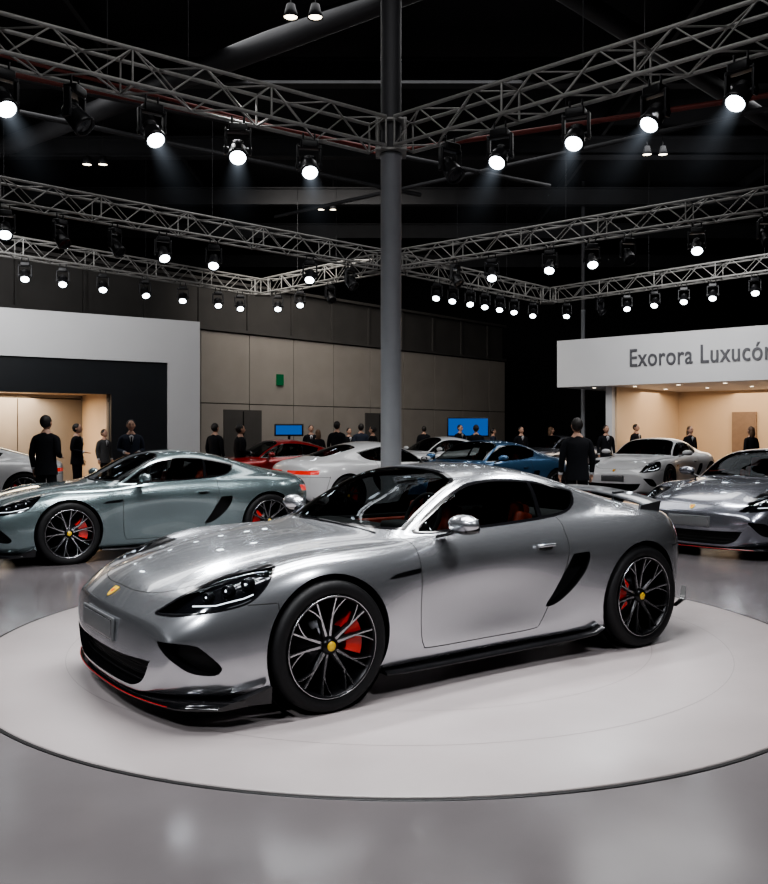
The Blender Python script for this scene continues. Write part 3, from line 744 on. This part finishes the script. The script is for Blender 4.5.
# ------------------------------------------------------------ left booth
M_BWHITE=mat('booth_white',(.60,.60,.61),0,.5,noise=.03,nscale=.8); M_BDARK=mat('booth_charcoal',(.010,.012,.015),0,.45,noise=.15,nscale=2)
M_BEIGE=mat('booth_beige',(.62,.47,.33),0,.6,noise=.04,nscale=1); M_DOOR=mat('door_brown',(.24,.16,.11),0,.5,noise=.1)
A=Vector((-9.34,21.2));B=Vector((-5.08,24.0)); d=(B-A).normalized(); LB=(B-A).length
e=empty('exhibition_booth',(A.x,A.y,0),math.atan2(d.y,d.x))
def bx(mb,x0,x1,y0,y1,z0,z1,m): mb.box(((x0+x1)/2,(y0+y1)/2,(z0+z1)/2),(x1-x0,y1-y0,z1-z0),m)
mb=MB(); t1=.8226*LB; t2=.528*LB
bx(mb,t1,LB,0,3.5,0,4.5,M_BWHITE); bx(mb,-7,t1,0,3.5,3.33,4.5,M_BWHITE); mb.obj('fascia',e)
mb=MB(); bx(mb,t2,t1,.06,3.4,0,3.33,M_BDARK); bx(mb,-7,t2,.06,.3,2.45,3.33,M_BDARK); mb.obj('portal',e)
mb=MB(); bx(mb,-7,t2,3.3,3.4,0,2.6,M_BEIGE); bx(mb,t2-.06,t2-.002,.3,3.3,0,2.5,M_BEIGE); bx(mb,-7,t2-.06,.3,3.3,2.5,2.58,M_BEIGE)
bx(mb,t2-4.6,t2-3.7,3.2,3.3,0,2.2,M_DOOR); mb.obj('room_lining',e)
mb=MB()
for i in range(5): mb.lathe([(0,0),(.07,0)],M_DOWN,16,Matrix.Translation((t2-.7-i*1.2,1.0,2.49)),'z')
mb.obj('downlights',e)
# right booth
A2=Vector((5.59,28.1));B2=Vector((10.5,23.9)); d2=(B2-A2).normalized(); L2b=(B2-A2).length; a2=math.atan2(d2.y,d2.x)
e2=empty('exhibition_booth',(A2.x,A2.y,0),a2)
mb=MB(); bx(mb,0,L2b+6,0,.25,2.9,4.4,M_BWHITE); bx(mb,0,.25,.25,6,2.9,4.4,M_BWHITE); bx(mb,.25,L2b+6,.25,6,2.9,3.05,M_BWHITE); mb.obj('fascia',e2)
ts=.217*L2b
mb=MB(); bx(mb,ts,ts+.22,.6,6,0,2.9,M_BWHITE); mb.obj('side_panel',e2)
mb=MB(); bx(mb,ts+.22,L2b+6,5.8,6,0,2.9,M_BEIGE); bx(mb,ts+.22,ts+.28,.8,5.8,0,2.9,M_BEIGE); bx(mb,ts+2.2,ts+3.0,5.7,5.8,0,2.15,M_DOOR); mb.obj('room_lining',e2)
mb=MB()
for i in range(7):
    for q in(1.0,3.4): mb.lathe([(0,0),(.06,0)],M_DOWN,16,Matrix.Translation((.8+i*1.4,q,2.893)),'z')
mb.obj('downlights',e2)
M_TXT=mat('sign_letters',(.09,.09,.10),0,.5,noise=.05)
cu=D.curves.new('sign_text','FONT'); cu.body='Exorora Luxucór'; cu.size=.76; cu.extrude=.015; cu.offset=.006; cu.space_character=1.06; cu.materials.append(M_TXT)
x,y=onl(629,A2,B2); u=(Vector((x,y))-A2).dot(d2); t=D.objects.new('sign_text',cu); COL.objects.link(t); t.parent=e2; t.location=(u,-.02,3.45); t.rotation_euler=(math.pi/2,0,0); t.scale=(.74,1,1)

# ------------------------------------------------------------ people
M_SUIT=mat('suit_dark',(.006,.0065,.009),0,.85,noise=.2,nscale=20,spec=.2); M_TROU=mat('trousers_dark',(.006,.006,.008),0,.85,noise=.2,nscale=20,spec=.2)
M_SKIN=mat('skin',(.42,.25,.18),0,.55,noise=.08,nscale=10); M_HAIR=mat('hair_dark',(.012,.009,.008),0,.6,noise=.3,nscale=60,bump=.2)
M_SHIRT=mat('shirt',(.5,.5,.52),0,.7,noise=.05); M_SHOE=mat('shoe_leather',(.01,.01,.01),0,.3,noise=.1); M_HAIRB=mat('hair_brown',(.10,.055,.03),0,.6,noise=.3,nscale=60)
M_LIP=mat('lips',(.35,.12,.10),0,.5,noise=.05); M_JNAVY=mat('jacket_navy',(.012,.018,.035),0,.85,noise=.2,nscale=20); M_JGREY=mat('jacket_grey',(.04,.04,.042),0,.85,noise=.2,nscale=20)
def skinned(verts,edges,rad,root=0,lv=1):
    me=D.meshes.new('sk'); me.from_pydata(verts,edges,[]); o=D.objects.new('sk',me); COL.objects.link(o)
    md=o.modifiers.new('k','SKIN'); md.use_smooth_shade=True; md.branch_smoothing=.4
    sv=me.skin_vertices[0].data
    for i,r in enumerate(rad): sv[i].radius=r if isinstance(r,tuple) else (r,r); sv[i].use_root=(i==root)
    s=o.modifiers.new('s','SUBSURF'); s.levels=lv; s.render_levels=lv
    dg=bpy.context.evaluated_depsgraph_get(); dg.update(); ev=o.evaluated_get(dg); m=ev.to_mesh()
    vs=[tuple(v.co) for v in m.vertices]; fs=[tuple(p.vertices) for p in m.polygons]; ev.to_mesh_clear(); D.objects.remove(o); D.meshes.remove(me); return vs,fs
def person_mesh(pose,female=False,jacket=M_SUIT,hair=M_HAIR):
    mb=MB(); sh=.175 if not female else .155
    J=[(0,0,.96),(0,.005,1.12),(0,0,1.30),(0,0,1.42),(0,.0,1.50),(0,-.012,1.58)]
    R=[(.145,.105),(.13,.10),(.155,.11),(.12,.085),(.06,.06),(.053,.055)]
    E=[(0,1),(1,2),(2,3),(3,4),(4,5)]
    hands=[]
    for s in(-1,1):
        bent=(pose=='bent') or (pose=='half' and s<0)
        b=len(J)
        if bent: J+= [(s*sh,0,1.415),(s*(sh+.05),.04,1.15),(s*(sh-.05),-.20,1.10)]
        else: J+= [(s*sh,0,1.415),(s*(sh+.055),.02,1.14),(s*(sh+.06),-.045,.90)]
        R+=[.070,.052,.036]; E+=[(3,b),(b,b+1),(b+1,b+2)]; hands.append((J[b+1],J[b+2],s))
        st=.10 if pose!='walk' else .09
        fy=0 if pose!='walk' else s*.20
        J+=[(s*.085,0,.90),(s*st,-.015+fy*.5,.51),(s*(st+.005),.02+fy,.12),(s*(st+.02),-.02+fy,.055),(s*(st+.035),-.15+fy,.04)]
        R+=[.095,.068,.05,.045,.038]; c=b+3; E+=[(0,c),(c,c+1),(c+1,c+2),(c+2,c+3),(c+3,c+4)]
    vs,fs=skinned(J,E,R,0,2)
    grp={}
    for f in fs:
        c=sum((Vector(vs[i]) for i in f),Vector())/len(f)
        m=M_SHOE if c.z<.10 else (M_SKIN if (c.z>1.475 and abs(c.x)<.09) else (M_TROU if (c.z<.93 and abs(c.x)<sh+.0) else jacket)); grp.setdefault(m,[]).append(f)
    base=[Vector(v) for v in vs]
    for m,ff in grp.items():
        ids=sorted({i for f in ff for i in f}); mp={i:k for k,i in enumerate(ids)}; mb.add([base[i] for i in ids],[[mp[i] for i in f] for f in ff],m)
    rg=[]
    for z,a,b in((.80,.185,.135),(.90,.178,.13),(1.0,.165,.12),(1.12,.155,.118),(1.25,.17,.122),(1.35,.19,.12),(1.42,.20,.105),(1.465,.12,.08),(1.50,.07,.068)):
        if female: a*=.9
        rg.append([(a*math.cos(t),b*math.sin(t),z) for t in np.linspace(0,2*math.pi,28,endpoint=False)])
    loft(mb,rg,jacket,caps=False)
    mb.add([(-.045,-.10,1.44),(0,-.118,1.24),(.045,-.10,1.44),(0,-.085,1.475)],[(0,1,2,3)],M_SHIRT,False,Matrix.Translation((0,-.02,0)))
    mb.add([(-.012,-.13,1.43),(.012,-.13,1.43),(.018,-.143,1.28),(0,-.143,1.25),(-.018,-.143,1.28)],[(0,1,2,3,4)],M_TROU,False)
    def hf(p,q):
        q=q.copy()
        if p.z<0: q.x*=1-.22*(-p.z)**1.5; q.y=q.y-(.012*(-p.z))
        if p.y<-.75 and abs(p.x)<.22 and -.35<p.z<.12: q.y-=.022*(1-abs(p.x)/.22)
        if p.y<-.6 and .05<p.z<.3 and .15<abs(p.x)<.55: q.y+=.006
        return q
    mb.ell((0,-.015,1.665),(.075,.094,.118),M_SKIN,28,20,fn=hf)
    for s in(-1,1):
        mb.ell((s*.076,-.005,1.66),(.012,.02,.032),M_SKIN,10,8)
        mb.ell((s*.028,-.098,1.675),(.012,.006,.006),M_SHOE,8,6); mb.box((s*.028,-.104,1.695),(.03,.006,.006),hair)
    mb.ell((0,-.103,1.612),(.022,.008,.006),M_LIP,10,6)
    def hr(p,q):
        q=q.copy()
        if p.y<-.25: q.z=max(q.z,1.715+.02*p.y); 
        return q
    mb.ell((0,.008,1.685),(.084,.098,.112),hair,24,16,fn=hr)
    if female: mb.ell((0,.05,1.58),(.085,.06,.15),hair,18,12)
    for el,wr,s in hands:
        w=Vector(wr); d=(w-Vector(el)).normalized(); side=Vector((0,-1,0)) if abs(d.z)>.7 else Vector((-s,0,0)); side=(side-d*side.dot(d)).normalized(); nrm=d.cross(side)
        hv=[w,w+d*.045,w+d*.085]; he=[(0,1),(1,2)]; hrad=[(.027,.024),(.036,.018),(.038,.015)]
        for k,(o,l) in enumerate(((.03,.062),(.010,.072),(-.010,.068),(-.03,.052))):
            b=len(hv); r0=w+d*.088+side*o
            hv+=[r0,r0+d*l*.55+nrm*.006*s,r0+d*l*.95-nrm*.0+Vector((-s*.015,0,0))]; he+=[(2,b),(b,b+1),(b+1,b+2)]; hrad+=[.009,.0085,.007]
        b=len(hv); r0=w+d*.03+side*.03; hv+=[r0,r0+d*.03+side*.022,r0+d*.06+side*.026]; he+=[(1,b),(b,b+1),(b+1,b+2)]; hrad+=[.012,.010,.008]
        v2,f2=skinned([tuple(q) for q in hv],he,hrad,0,1); mb.add(v2,f2,M_SKIN)
        mb.tube(w-d*.03,w+d*.004,.036,M_SHIRT,14)
    return mb.mesh('person')
PM={'s':person_mesh('stand'),'h':person_mesh('half'),'b':person_mesh('bent',jacket=M_JNAVY),'w':person_mesh('walk',jacket=M_JGREY),'f':person_mesh('half',True,hair=M_HAIRB)}
def person(px,Y,rot,kind='s',h=1.75,nm=None):
    nm=nm or ('standing_woman' if kind=='f' else 'standing_man')
    o=link(nm,PM[kind]); o.location=((px-384)/F_PX*Y,Y,0.0); k=h/1.78; o.scale=(k*1.08,k*1.08,k); o.rotation_euler=(0,0,math.radians(rot))
person(46,14.0,170,'h',1.72); person(577,12.9,185,'s',1.66)
for px,Y,r,k,h in((77,19.5,90,'h',1.64),(104,22,60,'w',1.52),(131,17.5,20,'b',1.70),(215,21,150,'s',1.66),(240,19,120,'h',1.62),
 (311,27,10,'s',1.66),(318,25,200,'f',1.52),(337,23.5,160,'s',1.74),(349,28,30,'h',1.58),(361,26,190,'b',1.70),(373,24,250,'s',1.62),
 (460,30,40,'h',1.70),(476,25,180,'s',1.66),(493,30,90,'b',1.58),(521,27,20,'h',1.62),(551,29,100,'f',1.62),
 (606,24.5,10,'s',1.64),(636,27.5,40,'s',1.70),(690,25,20,'f',1.62),(751,22.8,200,'f',1.6),(424,31,170,'s',1.66)):
    person(px,Y,r,k,h)

# ------------------------------------------------------------ lights
def area(loc,size,power,target=None,col=(1,1,1),sy=None,spread=180):  # area lamps added as fill for cars, trusses, back wall and booths
    l=D.lights.new('l','AREA'); l.energy=power; l.size=size; l.color=col; l.spread=math.radians(spread)
    if sy: l.shape='RECTANGLE'; l.size_y=sy
    o=D.objects.new('fill_light',l); COL.objects.link(o); o.location=loc
    d=(Vector(target)-Vector(loc)) if target else Vector((0,0,-1)); o.rotation_euler=d.to_track_quat('-Z','Y').to_euler(); return o
def spot(loc,target,power,ang=40,blend=.6,rad=.15,col=(.95,.97,1)):
    l=D.lights.new('l','SPOT'); l.energy=power; l.spot_size=math.radians(ang); l.spot_blend=blend; l.shadow_soft_size=rad; l.color=col
    o=D.objects.new('spot_lamp',l); COL.objects.link(o); o.location=loc; o.rotation_euler=(Vector(target)-Vector(loc)).to_track_quat('-Z','Y').to_euler()
def strip(x,y,z,L,W,power,deg):  # unseen strips added above the car to give crisp streak reflections
    l=D.lights.new('l','AREA'); l.energy=power; l.shape='RECTANGLE'; l.size=L; l.size_y=W; l.spread=math.radians(130)
    o=D.objects.new('added_streak_strip',l); COL.objects.link(o); o.location=(x,y,z); o.rotation_euler=(0,0,math.radians(deg))
ca,sa=math.cos(math.radians(34.9)),math.sin(math.radians(34.9))
for m in(-1.5,.1,1.7): strip(.1-sa*m,5.9+ca*m,6.0,4.6,.32,150,34.9)
spot((-3.0,10.4,5.3),(TT[0],TT[1],.3),900,38,.9,.2); spot((3.3,10.0,5.3),(TT[0],TT[1],.3),900,38,.9,.2)
spot((-3.4,1.8,5.8),(TT[0]-.3,TT[1]-.3,.3),1100,42,.9,.25); spot((3.2,1.6,5.8),(TT[0],TT[1],.3),800,42,.9,.25)
spot((-2.6,-1.5,5.6),(-1.2,5.2,.4),900,34,.9,.3)  # added lamp behind the camera, lifts the dark front of the car
spot((-4.5,5.5,6),(-3.2,11,.3),900,48,.9,.2); spot((6.5,5,6),(5,11.5,.3),850,46,.9,.2)
area((-3,12,6),2.4,110,(-3,11.5,0),spread=110,sy=.5); area((5.2,12.5,6),2.4,120,(5,12,0),spread=110,sy=.5)
area((0,7,9.0),5,190,(0,8.5,0)); area((0,17,8.9),6,300,(0,18,0))
area((6.5,20,8.8),4,180,(6.5,20,0)); area((-8,17,8.8),4,150,(-8,18,0))
area((-2,25,8.0),5,300,(-.5,33,1.6),(1,.95,.88),spread=120)
area((-8.5,18,5.5),3,170,(-7.8,23,3.4)); area((6.5,21,6),3,260,(8.5,26.5,3.8))
bpy.context.view_layer.update()
p=e.matrix_world@Vector((t2-2.3,1.6,2.4)); area(p,2.2,200,(p.x,p.y,0),(1,.80,.58))
p=e2.matrix_world@Vector((4.5,3.2,2.8)); area(p,5,260,(p.x,p.y,0),(1,.82,.62))
w=D.worlds.new('w'); SC.world=w; w.use_nodes=True; w.node_tree.nodes['Background'].inputs[0].default_value=(.5,.55,.6,1); w.node_tree.nodes['Background'].inputs[1].default_value=.02
# ------------------------------------------------------------ camera
cd=D.cameras.new('cam'); cam=D.objects.new('camera',cd); COL.objects.link(cam); cam.location=(0,0,CAMZ); cam.rotation_euler=(math.pi/2,0,0)
cd.sensor_fit='HORIZONTAL'; cd.sensor_width=36; cd.lens=F_PX/768*36; cd.shift_y=-10/768; cd.clip_end=200
SC.camera=cam
try: SC.view_settings.look='AgX - Medium High Contrast'
except Exception as ex: print('look',ex)
